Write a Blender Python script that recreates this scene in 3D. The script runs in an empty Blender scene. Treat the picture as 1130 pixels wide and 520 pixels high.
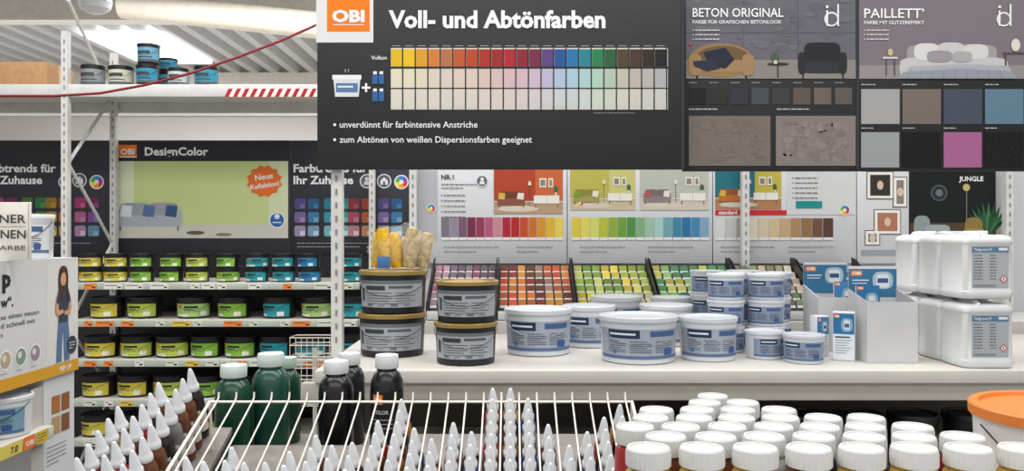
import bpy, bmesh, math, random
from mathutils import Vector, Matrix
random.seed(7)
F=900.0; CZ=1.6
def PX(u,Y): return (u-565)*Y/F
def PZ(v,Y): return CZ-(v-260)*Y/F
SC=bpy.context.scene
COL=SC.collection
def lin(c):
    if isinstance(c,str):
        c=c.lstrip('#'); c=[int(c[i:i+2],16)/255 for i in (0,2,4)]
    return tuple(((x/12.92) if x<=0.04045 else ((x+0.055)/1.055)**2.4) for x in c)
_m={}
def mat(name,col,rough=0.5,metal=0.0,var=0.06,scale=12.0,emit=0,alpha=1.0,trans=0.0):
    if name in _m: return _m[name]
    m=bpy.data.materials.new(name); m.use_nodes=True
    nt=m.node_tree; b=nt.nodes['Principled BSDF']
    c=lin(col)
    tc=nt.nodes.new('ShaderNodeTexCoord'); no=nt.nodes.new('ShaderNodeTexNoise')
    no.inputs['Scale'].default_value=scale; no.inputs['Detail'].default_value=3
    nt.links.new(tc.outputs['Object'],no.inputs['Vector'])
    r=nt.nodes.new('ShaderNodeValToRGB')
    r.color_ramp.elements[0].position=0.3; r.color_ramp.elements[1].position=0.7
    r.color_ramp.elements[0].color=(*[max(0,x*(1-var)) for x in c],1)
    r.color_ramp.elements[1].color=(*[min(1,x*(1+var)) for x in c],1)
    nt.links.new(no.outputs['Fac'],r.inputs['Fac']); nt.links.new(r.outputs['Color'],b.inputs['Base Color'])
    b.inputs['Roughness'].default_value=rough; b.inputs['Metallic'].default_value=metal
    if emit:
        b.inputs['Emission Color'].default_value=(*c,1); b.inputs['Emission Strength'].default_value=emit
    if trans: b.inputs['Transmission Weight'].default_value=trans
    if alpha<1: b.inputs['Alpha'].default_value=alpha
    _m[name]=m; return m
def print_mat(name,rough):
    m=bpy.data.materials.new(name); m.use_nodes=True; nt=m.node_tree; b=nt.nodes['Principled BSDF']
    a=nt.nodes.new('ShaderNodeAttribute'); a.attribute_name='Col'
    nt.links.new(a.outputs['Color'],b.inputs['Base Color']); b.inputs['Roughness'].default_value=rough
    b.inputs['Specular IOR Level'].default_value=0.25
    return m
PRINT=print_mat('printed_surface',0.6)
# ---------- mesh helpers
def mk(name,v,f,smooth=False,ang=35):
    me=bpy.data.meshes.new(name); me.from_pydata([tuple(p) for p in v],[],f); me.update()
    bm=bmesh.new(); bm.from_mesh(me); bmesh.ops.recalc_face_normals(bm,faces=bm.faces); bm.to_mesh(me); bm.free()
    if smooth:
        for p in me.polygons: p.use_smooth=True
        me.set_sharp_from_angle(angle=math.radians(ang))
    return me
def join(*parts):
    v=[];f=[]
    for pv,pf in parts:
        o=len(v); v+=list(pv); f+=[tuple(i+o for i in q) for q in pf]
    return v,f
def boxg(x0,x1,y0,y1,z0,z1):
    v=[(x0,y0,z0),(x1,y0,z0),(x1,y1,z0),(x0,y1,z0),(x0,y0,z1),(x1,y0,z1),(x1,y1,z1),(x0,y1,z1)]
    return v,[(0,3,2,1),(4,5,6,7),(0,1,5,4),(1,2,6,5),(2,3,7,6),(3,0,4,7)]
def box(x0,x1,y0,y1,z0,z1,bev=0.0,name='box'):
    v,f=boxg(x0,x1,y0,y1,z0,z1); me=mk(name,v,f)
    if bev>0:
        bm=bmesh.new(); bm.from_mesh(me)
        bmesh.ops.bevel(bm,geom=list(bm.edges),offset=bev,segments=2,affect='EDGES',profile=0.5)
        bm.to_mesh(me); bm.free()
        for p in me.polygons: p.use_smooth=True
        me.set_sharp_from_angle(angle=math.radians(50))
    return me
def latheg(prof,n=32,cx=0,cy=0):
    v=[];f=[];rings=[]
    for r,z in prof:
        if r<1e-6: rings.append([len(v)]); v.append((cx,cy,z))
        else:
            rings.append(list(range(len(v),len(v)+n)))
            for i in range(n):
                a=2*math.pi*i/n; v.append((cx+r*math.cos(a),cy+r*math.sin(a),z))
    for a,b in zip(rings,rings[1:]):
        for i in range(n):
            j=(i+1)%n
            if len(a)==1 and len(b)==1: continue
            if len(a)==1: f.append((a[0],b[i],b[j]))
            elif len(b)==1: f.append((a[i],a[j],b[0]))
            else: f.append((a[i],a[j],b[j],b[i]))
    return v,f
def lathe(prof,n=32,name='lathe',ang=35): 
    v,f=latheg(prof,n); return mk(name,v,f,True,ang)
def tubeg(pts,r,n=6,closed=False):
    pts=[Vector(p) for p in pts]; v=[];f=[]
    N=len(pts); prev=None
    for i,p in enumerate(pts):
        if i==0: t=pts[1]-p
        elif i==N-1: t=p-pts[i-1]
        else: t=(pts[i+1]-pts[i-1])
        t.normalize()
        if prev is None:
            up=Vector((0,0,1)) if abs(t.z)<0.9 else Vector((1,0,0))
            a=t.cross(up).normalized()
        else:
            a=(prev-t*prev.dot(t)).normalized()
        prev=a; b=t.cross(a)
        for k in range(n):
            w=2*math.pi*k/n; v.append(tuple(p+(a*math.cos(w)+b*math.sin(w))*r))
    for i in range(N-1):
        for k in range(n):
            k2=(k+1)%n; f.append((i*n+k,i*n+k2,(i+1)*n+k2,(i+1)*n+k))
    f.append(tuple(range(n))); f.append(tuple((N-1)*n+k for k in range(n)))
    return v,f
def tube(pts,r,n=6,name='tube'):
    v,f=tubeg(pts,r,n); return mk(name,v,f,True,60)
def prism(pts,axis,a,b,name='prism'):
    n=len(pts); v=[]
    for t in (a,b):
        for p in pts: v.append((t,p[0],p[1]) if axis=='x' else (p[0],t,p[1]))
    f=[tuple(range(n)),tuple(range(n,2*n))]+[(i,(i+1)%n,(i+1)%n+n,i+n) for i in range(n)]
    return mk(name,v,f)
# ---------- object helpers
def root(name,loc,label,cat,group=None,rot=(0,0,0)):
    o=bpy.data.objects.new(name,None); o.empty_display_size=0.05; o.location=loc; o.rotation_euler=rot
    o['label']=label; o['category']=cat
    if group: o['group']=group
    COL.objects.link(o); return o
def part(name,me,parent,m=None,loc=(0,0,0),rot=(0,0,0),label=None,kind=None):
    o=bpy.data.objects.new(name,me); o.location=loc; o.rotation_euler=rot
    if m is not None and not me.materials: me.materials.append(m)
    if parent: o.parent=parent
    if label: o['label']=label
    if kind: o['kind']=kind
    COL.objects.link(o); return o
def solo(name,me,m,label,cat,loc=(0,0,0),rot=(0,0,0),group=None):
    o=part(name,me,None,m,loc,rot); o['label']=label; o['category']=cat
    if group: o['group']=group
    return o
def structure(name,me,m,loc=(0,0,0)):
    o=part(name,me,None,m,loc); o['kind']='structure'; return o
def clone(r,loc,rot=None,label=None,group=None,swap=None):
    o=r.copy(); o.location=loc
    if rot is not None: o.rotation_euler=rot
    if label: o['label']=label
    if group: o['group']=group
    COL.objects.link(o)
    def rec(src,dst):
        for c in src.children:
            n=c.copy(); n.parent=dst
            if swap:
                k=c.name.split('.')[0]
                if k in swap: n.data=swap[k]
            COL.objects.link(n); rec(c,n)
    rec(r,o)
    return o
# ---------- canvas
_tc={}
def textmesh(t,bold):
    k=(t,bold)
    if k in _tc: return _tc[k]
    cu=bpy.data.curves.new('t','FONT'); cu.body=t; cu.size=1; cu.resolution_u=2; cu.offset=bold
    ob=bpy.data.objects.new('t',cu); COL.objects.link(ob)
    dg=bpy.context.evaluated_depsgraph_get()
    e=ob.evaluated_get(dg); me=e.to_mesh()
    v=[(p.co.x,p.co.y) for p in me.vertices]; f=[tuple(p.vertices) for p in me.polygons]
    e.to_mesh_clear()
    bpy.data.objects.remove(ob); bpy.data.curves.remove(cu)
    _tc[k]=(v,f); return v,f
_H=textmesh('H',0.0)[0]; CAP=max(p[1] for p in _H)-min(p[1] for p in _H)
class Canvas:
    def __init__(s,S): s.S=S; s.v=[]; s.f=[]; s.c=[]; s.k=0
    def poly(s,pts,col,l=1):
        l=l+(s.k%32)*0.03; s.k+=1
        o=len(s.v); s.v+=[(x,y,l) for x,y in pts]; s.f.append(tuple(range(o,o+len(pts)))); s.c.append(lin(col))
    def rect(s,x0,y0,x1,y1,col,l=1,n=1):
        k=s.k
        for i in range(n):
            a=x0+(x1-x0)*i/n; b=x0+(x1-x0)*(i+1)/n
            s.k=k
            s.poly([(a,y1),(b,y1),(b,y0),(a,y0)],col,l)
    def disc(s,cx,cy,r,col,l=2,n=18,ry=None):
        ry=ry or r
        s.poly([(cx+r*math.cos(-2*math.pi*i/n),cy+ry*math.sin(-2*math.pi*i/n)) for i in range(n)],col,l)
    def blob(s,x0,y0,x1,y1,col,l=2,p=4,n=24):
        cx,cy,a,b=(x0+x1)/2,(y0+y1)/2,(x1-x0)/2,(y1-y0)/2; P=[]
        for i in range(n):
            t=-2*math.pi*i/n; c_,s_=math.cos(t),math.sin(t)
            P.append((cx+a*math.copysign(abs(c_)**(2/p),c_),cy+b*math.copysign(abs(s_)**(2/p),s_)))
        s.poly(P,col,l)
    def text(s,t,x,y,h,col,l=3,w=None,bold=0.0,align='L',rot=0):
        v,f=textmesh(t,bold)
        if not v: return
        k=h/CAP; x0=min(p[0] for p in v); x1=max(p[0] for p in v)
        kx=k if w is None else w/(x1-x0)
        W=(x1-x0)*kx; off={'L':0,'C':-W/2,'R':-W}[align]
        o=len(s.v); cr,sr=math.cos(rot),math.sin(rot)
        for a,b in v:
            px=(a-x0)*kx+off; py=-b*k
            s.v.append((x+px*cr-py*sr,y+px*sr+py*cr,l+0.97))
        cc=lin(col)
        for q in f: s.f.append(tuple(i+o for i in q)); s.c.append(cc)
    def lines(s,x,y,w,n,col,step=3,h=0.9,l=3,seed=0):
        rr=random.Random(seed+int(x*7+y*3))
        for i in range(n):
            p=x; end=x+w*(1 if i<n-1 else 0.6)
            while p<end:
                d=rr.uniform(h*1.5,h*5); s.rect(p,y+i*step,min(p+d,end),y+i*step+h,col,l); p+=d+h*0.7
    def mesh(s,fn,name='print'):
        me=bpy.data.meshes.new(name); me.from_pydata([tuple(fn(*p)) for p in s.v],[],s.f)
        ca=me.color_attributes.new('Col','FLOAT_COLOR','CORNER')
        for p,c in zip(me.polygons,s.c):
            for li in p.loop_indices: ca.data[li].color=(*c,1)
        me.materials.append(PRINT); me.update()
        return me
    def flat(s,o,right,up,name='print',x0=0,y0=0,e=0.0008):
        o=Vector(o); R=Vector(right); U=Vector(up); N=R.cross(U)
        return s.mesh(lambda x,y,l:o+R*(x-x0)*s.S-U*(y-y0)*s.S+N*l*e,name)
    def bend(s,rf,zc,name='print',e=0.0008):
        def fn(x,y,l):
            z=zc-y*s.S; r=rf(z); a=x*s.S/rf(zc); return ((r+l*e)*math.sin(a),-(r+l*e)*math.cos(a),z)
        return s.mesh(fn,name)
# ---------- materials
M_white=mat('white_lacquered_metal','#d9d7d3',0.45)
M_counter=mat('cream_lacquered_shelf','#d3cec6',0.5,var=0.03,scale=5)
M_dark=mat('anthracite_board','#2a2b31',0.6)
M_sign=mat('black_sign_board','#1b1c1e',0.6,var=0.08,scale=40)
M_bin=mat('black_plastic','#1b1c1e',0.4)
M_wire=mat('white_coated_wire','#e6ddcf',0.4,var=0.03)
M_wp=mat('white_plastic','#e0e1e2',0.35,var=0.02)
M_wp2=mat('white_plastic_bucket','#d2d5d9',0.35,var=0.02)
M_gold=mat('gold_lid','#a98b4e',0.35,0.3)
M_card=mat('brown_cardboard','#b98d62',0.8,var=0.1,scale=30)
M_grey=mat('grey_metal','#8e9092',0.4,0.6)
M_orange=mat('orange_plastic','#e08034',0.4)
M_floor=mat('concrete_floor','#8c8881',0.5,var=0.15,scale=3)
WHITE='#f2f2f0'; OR='#ef7d1a'
# ================= ROOM
structure('floor',box(-12,12,-4,16,-0.1,0),M_floor)
structure('wall_back',box(-12,12,16,16.2,0,4.7),mat('wall_paint','#e2ddda',0.8,var=0.03,scale=1))
structure('wall_left',box(-12.2,-12,-4,16.2,0,4.7),mat('wall_paint2','#e2dedb',0.8,var=0.03,scale=1))
structure('wall_right',box(12,12.2,-4,16.2,0,4.7),mat('wall_paint2','#e2dedb',0.8))
prof=[]; x=-12.0
while x<12.01:
    prof+=[(x,4.6),(x+0.14,4.6),(x+0.19,4.76),(x+0.31,4.76)]; x+=0.36
v=[]
for k_,yy in enumerate((-4,16.2)):
    for p in prof: v.append((p[0],yy,p[1]))
n=len(prof)
f=[(i,i+1,i+1+n,i+n) for i in range(n-1)]
structure('ceiling',mk('ceiling',v,f),mat('roof_deck','#b4b3b1',0.6,var=0.02))
M_beam=mat('roof_beam','#d6d0c6',0.7)
structure('trim_1',box(-12,12,10.2,10.45,4.3,4.6),M_beam)
structure('trim_3',box(-12,12,15.0,15.15,4.25,4.6),M_beam)
structure('window_1',box(-6.35,-5.15,12.0,14.0,4.55,4.598),mat('skylight_glass','#f4f8ff',0.5,emit=5,var=0))
solo('ventilation_duct',tube([(-4.4,9.2,4.20),(-3.2,9.2,4.08),(-1.5,9.2,3.9),(1.5,9.2,3.6)],0.15,24),mat('duct_cream','#e6dccb',0.5),'thick round cream ventilation duct under the roof','duct')
hb=root('pendant_lamp',(PX(105,7),7,PZ(-2,7)+0.0),'grey and white domed pendant lamp under the roof','lamp')
part('lamp_shade',lathe([(0.03,0.1),(0.06,0.09),(0.13,0.0),(0.14,-0.04),(0.135,-0.04)],28),hb,M_grey)
part('diffuser',lathe([(0.135,-0.04),(0.12,-0.09),(0.07,-0.125),(0,-0.135)],28),hb,M_wp)
part('cord',tube([(0,0,0.09),(0,0,4.6-PZ(-2,7))],0.008),hb,M_bin)

# ================= LEFT SHELVING UNIT
YF=4.5
su=root('shelving_unit',(-1.65,4.8,0),'tall white metal shelving unit filled with paint cans','shelf')
def sp(name,me,m,**k): return part(name,me,su,m,loc=(1.65,-4.8,0),**k)
XL=-2.45; XR=-0.84
def slotted_post(x,y,z0,z1,w=0.036):
    return boxg(x-w/2,x+w/2,y-w/2,y+w/2,z0,z1)
def slots(x,y,z0,z1):
    g=[];z=z0
    while z<z1:
        g.append(boxg(x-0.004,x+0.004,y-0.0195,y-0.0175,z,z+0.022)); z+=0.05
    return join(*g)
M_slot=mat('slot_shadow','#8f8a84',0.8)
for (x,y,zt) in ((XL,YF-0.02,2.72),(XL,5.02,2.72),(XR-0.02,5.02,2.35)):
    vv,ff=slotted_post(x,y,0,zt); p=sp('post',mk('post',vv,ff),M_white)
    vv,ff=slots(x,y,0.1,zt-0.05); part('slot_row',mk('slot_row',vv,ff),p,M_slot)
dg=[]
z=0.2; k=0
while z<2.5:
    a=(XL,YF,z) if k%2==0 else (XL,5.0,z); b=(XL,5.0,z+0.45) if k%2==0 else (XL,YF,z+0.45)
    dg.append(tubeg([a,b],0.010,6)); z+=0.45;k+=1
vv,ff=join(*dg); sp('diagonal_brace',mk('brace',vv,ff),M_white)
sp('crossbeam',box(-3.6,-0.95,YF-0.03,YF+0.02,PZ(108,YF),PZ(94,YF),0.004),M_white,label='white top beam')
sp('top_board',box(-3.6,-0.95,YF+0.02,5.1,PZ(96,YF),PZ(93.5,YF)),M_white)
sp('crossbeam',box(-3.6,-0.95,5.05,5.07,2.36,2.42),M_white)
sp('back_panel',box(XL-1.1,XR,5.04,5.06,0,PZ(283,5.06)),M_bin)
SZ=[PZ(v_,YF) for v_ in (312,353,397,441,485)]
for i,z in enumerate(SZ):
    s_=sp('shelf_board',box(XL+0.02,XR,YF,5.03,z-0.012,z,0.002),M_counter)
    sp('shelf_front',box(XL+0.02,XR,YF-0.012,YF,z-0.038,z-0.002,0.002),mat('shelf_front_strip','#bac1b2',0.5))
    c=Canvas(YF/F); u=94; 
    while u<395:
        w=random.choice((10,14,20)); col=random.choice(('#e8e4da','#f0883a','#f0883a','#e8e4da','#d8dcc4','#e6c04a'))
        c.rect(u,0.5,u+w,6.5,col,1)
        c.rect(u+1.5,2,u+w-5,2.8,'#555555',2); c.rect(u+w-5,3.6,u+w-1.5,5.2,'#333333',2)
        u+=w+random.choice((3,8,24))
    me=c.flat((0,YF-0.013,z-0.003),(1,0,0),(0,0,1),x0=565)
    sp('price_strip',me,PRINT)
def can_proto(name,r,h,labcol,label,cat,group,loc,n=28,bodymat=None,lidmat=None,art=None,handle=True,rbk=0.94):
    o=root(name,loc,label,cat,group)
    rb=r*rbk
    part('body',lathe([(0,0.003),(rb*0.92,0.003),(rb*0.95,0),(rb,0.004),(r*0.985,h*0.86),(r*1.0,h*0.87),(r*1.0,h*0.9),(r*0.97,h*0.9)],n),o,bodymat or M_bin)
    part('lid',lathe([(r*0.99,h*0.9),(r*1.035,h*0.9),(r*1.04,h*0.985),(r*1.02,h),(r*0.93,h),(r*0.91,h*0.965),(0,h*0.965)],n),o,lidmat or M_bin)
    rf=lambda z: rb+(r*0.985-rb)*z/(h*0.86)+0.0006
    c=Canvas(1.0)
    art(c,r,h,labcol)
    part('printed_label',c.bend(rf,0,e=0.0004),o,PRINT)
    if handle:
        P=[]
        for i in range(13):
            t=math.pi*i/12
            P.append(((r*1.03)*math.cos(t),-(r*1.06)*math.sin(t),h*0.84-h*0.42*math.sin(t)))
        part('handle',tube(P,max(0.0010,r*0.010),5),o,M_bin if lidmat is not M_wp2 else M_grey)
    return o
def art_can(c,r,h,col):
    a=r*1.25
    c.rect(-a,-h*0.8,a,-h*0.1,col,1,14)
    c.rect(-a,-h*0.8,a,-h*0.70,'#2b2c2e',2,14)
    c.rect(-r*0.45,-h*0.60,r*0.35,-h*0.50,'#333333',3,3)
    c.rect(-r*0.45,-h*0.46,r*0.1,-h*0.41,'#444444',3,2)
    c.rect(-r*0.45,-h*0.36,r*0.5,-h*0.33,'#555555',3,3)
    c.rect(r*0.5,-h*0.34,r*0.9,-h*0.14,'#ece9df',2,3)
    c.rect(-r*0.9,-h*0.64,-r*0.62,-h*0.5,OR,3,2)
    c.rect(-a,-h*0.22,-r*0.2,-h*0.1,'#e0dfd2',2,6)
CC={'y':'#d8c84e','yg':'#bfcc56','g':'#8abd47','lg':'#a7ca78','t':'#2f9da8','b':'#2c84b8','dt':'#2a8b92'}
names={'y':'yellow','yg':'yellow-green','g':'green','lg':'pale green','t':'turquoise','b':'blue','dt':'dark teal'}
protos={}
def can(kind,size,loc,row):
    key=(kind,size); rz=random.uniform(-0.5,0.3)
    r,h=(0.0915,0.118) if size=='L' else (0.064,0.079)
    lab='black %s paint can with a %s label on a shelf'%('flat' if size=='L' else 'small',names[kind])
    if key not in protos:
        protos[key]=can_proto('paint_can',r,h,CC[kind],lab,'paint can','paint cans on the shelving unit',loc,n=24,art=art_can)
        protos[key].rotation_euler=(0,0,rz)
        return protos[key]
    return clone(protos[key],loc,(0,0,rz),lab)
Yc=4.61
for u,k in ((103,'y'),(131,'y'),(160,'g'),(192,'g'),(221,'yg'),(254,'g'),(286,'t'),(315,'t'),(343,'b'),(388,'t')):
    for j in range(2):
        can(k,'S',(PX(u,Yc)+random.uniform(-.003,.003),YF+0.08,SZ[0]+0.0005+j*0.0795),1)
for row_,us in ((1,((118,'y'),(158,'yg'),(213,'lg'),(258,'g'),(308,'t'),(350,'lg'),(390,'t'))),
    (2,((112,'y'),(151,'yg'),(190,'yg'),(228,'g'),(266,'g'),(304,'t'),(343,'t'),(384,'t'))),
    (3,((109,'y'),(148,'y'),(187,'yg'),(226,'g'),(264,'g'),(303,'t'),(342,'dt'))),
    (4,((108,'y'),(147,'yg'),(186,'g'),(225,'g'),(263,'t'),(302,'t')))):
    for u,k in us:
        can(k,'L',(PX(u,Yc),YF+0.115+random.uniform(0,.015),SZ[row_]+0.0005),row_)
zt=PZ(93.5,YF)+0.001
bx=root('cardboard_box',(PX(38,4.75),4.75,zt),'closed brown cardboard box on the top shelf board','box')
part('carton',box(-0.155,0.155,-0.14,0.14,0,0.15,0.003),bx,M_card)
part('packing_tape',box(-0.156,0.156,-0.025,0.025,0.03,0.1515),bx,mat('packing_tape','#d2b184',0.3))
def art_top(c,r,h,col):
    c.rect(-r*1.4,-h*0.8,r*1.4,-h*0.12,col,1,14); c.rect(-r*0.7,-h*0.64,r*0.5,-h*0.48,'#44484c',2,6); c.rect(-r*0.7,-h*0.36,r*0.7,-h*0.3,'#44484c',2,6)
    c.rect(-r*1.4,-h*0.24,r*1.4,-h*0.12,'#5a6468',2,14)
for u,Y_,zz,r,h,colr in ((103,4.62,0,0.066,0.125,'#8d908e'),(134,4.62,0,0.068,0.12,'#cfcbb4'),(163,4.56,0,0.060,0.115,'#3f8fae'),(164,4.56,0.1165,0.060,0.115,'#6fa7bf'),(186,4.74,0,0.058,0.115,'#4a8fa5'),(186,4.74,0.1165,0.052,0.075,'#3b93ad'),(197,4.60,0,0.056,0.105,'#c3cac8'),(228,4.60,0,0.066,0.115,'#3b93ad')):
    can_proto('paint_can',r,h,colr,'dark paint can with %s label on the top board'%({'#3f8fae':'blue','#6fa7bf':'light blue','#4a8fa5':'slate blue','#3b93ad':'teal'}.get(colr,'pale')),'paint can','paint cans on the top board',(PX(u,Y_),Y_,zt+zz),art=art_top)
c=Canvas(YF/F)
for i in range(11):
    a=250+i*9.2; c.poly([(a,108),(a+4.6,108),(a+9.2,99),(a+4.6,99)],'#b9242c',1); c.poly([(a+4.6,108),(a+9.2,108),(a+13.8,99),(a+9.2,99)],'#ece6e0',1)
solo('barrier_tape',c.flat((0,YF-0.032,PZ(99,YF)),(1,0,0),(0,0,1),x0=565,y0=99),PRINT,'red and white striped barrier tape along the shelf beam','tape')
rp=[(PX(-60,4.3),4.3,PZ(104,4.3))]
for u,v_ in ((0,106),(60,106),(110,103),(160,94),(210,81),(260,64),(310,45),(348,28),(380,10),(400,-120),(402,-360)):
    rp.append((PX(u,4.3),4.3,PZ(v_,4.3)))
solo('red_rope',tube(rp,0.007,8),mat('red_cord','#8f1f24',0.5),'long red cord strung up above the shelving','rope')

# header boards
def header(u0,u1,v0,v1,name,label,draw,Y=5.08,bg=M_dark,th=0.012,cat='sign'):
    s=Y/F
    o=root(name,(PX(u0,Y),Y,PZ(v1,Y)),label,cat)
    part('board',box(0,(u1-u0)*s,0,th,0,(v1-v0)*s,0.0015),o,bg)
    c=Canvas(s); draw(c)
    part('printed_artwork',c.flat((0,-0.0004,(v1-v0)*s),(1,0,0),(0,0,1),x0=u0,y0=v0),o,PRINT)
    return o
def swatches(c,x,y,cols,rows,seed,w=13,h=11,dx=15.5,dy=12.5):
    pal=[['#a23e6a','#753058','#4a743c','#357548','#987430','#a65e30'],['#b9608a','#885296','#75953f','#54904e','#b88c40','#c07436'],['#ac8aac','#6c8ea6','#9ca65a','#70a063','#c0a45a','#c89058'],['#d8c0cc','#96b6c2','#d0d49a','#b6cea4','#dfd29a','#e0b88a']]
    if seed==3: pal=[['#504878','#305582','#2e7890','#348684','#84333c','#a04432'],['#776298','#4078a0','#3c90a6','#459488','#a34c5a','#b2603e'],['#998cac','#7a9eb4','#7aaeb8','#7cb2a8','#b87e86','#c08a66'],['#d8cce0','#b8d4e0','#bfe0e4','#c0e0d8','#e8c4c8','#efccac']]
    for j in range(rows):
        for i in range(cols):
            xx=x+i*dx+(3 if (i//2)%2 else 0)
            c.blob(xx,y+j*dy,xx+w,y+j*dy+h,pal[j%4][i%6],2,6)
            c.rect(xx+w*0.5,y+j*dy+h*0.5,xx+w-1,y+j*dy+h-1,pal[(j+1)%4][i%6],3)
def emblem(c,x,y,r,k):
    c.disc(x,y,r,'#e9e9ea',3,24)
    if k==0: c.disc(x,y,r*0.82,'#6a6d75',4); c.disc(x,y-r*0.3,r*0.28,'#e9e9ea',5); c.poly([(x-r*.45,y+r*.5),(x+r*.45,y+r*.5),(x+r*.3,y),(x-r*.3,y)],'#e9e9ea',5)
    elif k==1:
        c.disc(x,y,r*0.86,'#5b6068',4); c.poly([(x-r*.5,y+r*.5),(x+r*.5,y+r*.5),(x+r*.5,y-r*.1),(x,y-r*.55),(x-r*.5,y-r*.1)],'#e9e9ea',5); c.rect(x-r*.15,y+r*.05,x+r*.15,y+r*.5,'#5b6068',6)
    else:
        cs=['#e23a3a','#f0a02a','#f0e03a','#4ab04a','#3a8ad0','#8a4ab0']
        for i in range(6):
            a0=i*math.pi/3;a1=a0+math.pi/3
            c.poly([(x,y),(x+r*.85*math.cos(a0),y+r*.85*math.sin(a0)),(x+r*.85*math.cos(a0+.52),y+r*.85*math.sin(a0+.52)),(x+r*.85*math.cos(a1),y+r*.85*math.sin(a1))],cs[i],4)
        c.disc(x,y,r*0.3,'#e9e9ea',5)
def sofa(c,x0,x1,yt,yb,col,dark,cush,l=3):
    w=x1-x0;h=yb-yt
    c.blob(x0+w*.06,yt,x0+w*.51,yt+h*.62,dark,l,5); c.blob(x0+w*.49,yt,x0+w*.94,yt+h*.62,dark,l,5)
    c.blob(x0+w*.04,yt+h*.46,x0+w*.96,yt+h*.9,col,l+1,6)
    c.rect(x0+w*.498,yt+h*.48,x0+w*.504,yt+h*.8,dark,l+2)
    c.blob(x0,yt+h*.25,x0+w*.1,yt+h*.92,col,l+2,4); c.blob(x0+w*.9,yt+h*.25,x1,yt+h*.92,col,l+2,4)
    for i,k in enumerate(cush):
        cx=x0+w*(.16+.68*i/max(1,len(cush)-1)); a=h*.24
        c.poly([(cx-a,yt+h*.5),(cx+a*.8,yt+h*.55),(cx+a,yt+h*.12),(cx-a*.7,yt+h*.08)],k,l+3)
    for q in (.06,.93): c.rect(x0+w*q,yb-h*.1,x0+w*(q+.02),yb+h*.06,'#5a4430',l+1)
def d1(c):
    c.text('Farbtrends für',-19,190,8.5,WHITE,w=81,bold=0.03); c.text('Ihr Zuhause',-18,203,8.5,WHITE,w=65,bold=0.03)
    emblem(c,71,201,6.5,0); emblem(c,88,199,8,1); emblem(c,107,201,8,2)
    swatches(c,-8,218,8,3,1,12.5,12,14.6,15.5)
    c.lines(-20,268,120,2,'#9a9ba0',4,1)
header(-60,125.5,155,284,'sign_board','anthracite paint trend board with colour swatches',d1)
def d2(c):
    c.rect(126,155,320,178,'#2c2d34',1); c.rect(131,160,151,173.5,OR,2); c.rect(132,172.7,151,174,WHITE,2); c.text('OBI',141,170.5,6,WHITE,3,w=15,bold=0.03,align='C')
    c.text('DesignColor',160,171.5,8.5,WHITE,w=70,bold=0.03)
    c.rect(126,178,318,263,'#ccd892',1); c.rect(126,178,148,263,'#e0e6c4',2); c.rect(296,178,318,263,'#d7deb2',2); c.rect(126,248,318,263,'#d4cfc4',3)
    sofa(c,128,201,224,253,'#b2b7be','#9da3aa',['#dfe3e6','#5a77a0','#3a5a84'],4)
    c.disc(216,257,10,'#6b5d4c',4,20,2.2); c.disc(247,259,9,'#8a7d6c',4,20,1.8)
    n=24
    c.poly([(292+(20 if i%2 else 17)*math.cos(-2*math.pi*i/n),200+(18 if i%2 else 15.5)*math.sin(-2*math.pi*i/n)) for i in range(n)],'#e8722c',5)
    c.text('Neue',292,198,6,WHITE,6,w=20,bold=0.02,align='C',rot=-0.15); c.text('Kollektion!',293,207,5,WHITE,6,w=32,bold=0.02,align='C',rot=-0.15)
    c.disc(306,243,9,'#e6eaf0',5); c.disc(306,243,7.6,'#3565a8',6); c.disc(306,239,3,'#dfe6ee',7); c.rect(301,245,311,246.2,'#dfe6ee',7)
header(126,321,155,284,'sign_board','board with lime green room picture, grey sofa and orange badge',d2)
def d3(c):
    c.text('Farbtrends für',324,190,8.5,WHITE,w=82,bold=0.03); c.text('Ihr Zuhause',324,203,8.5,WHITE,w=66,bold=0.03)
    emblem(c,405,200,8,0); emblem(c,424,200,8,1); emblem(c,443,201,8,2)
    swatches(c,325,219,8,3,3,w=12.5,h=12,dx=14.8,dy=15)
    c.lines(328,268,115,2,'#9a9ba0',4,1)
header(321.3,458,155,284,'sign_board','anthracite board of violet, blue and red swatches',d3)
structure('trim_4',box(-3.6,-0.9,5.5,5.56,PZ(128,5.5),PZ(116,5.5)),M_white)

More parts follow.
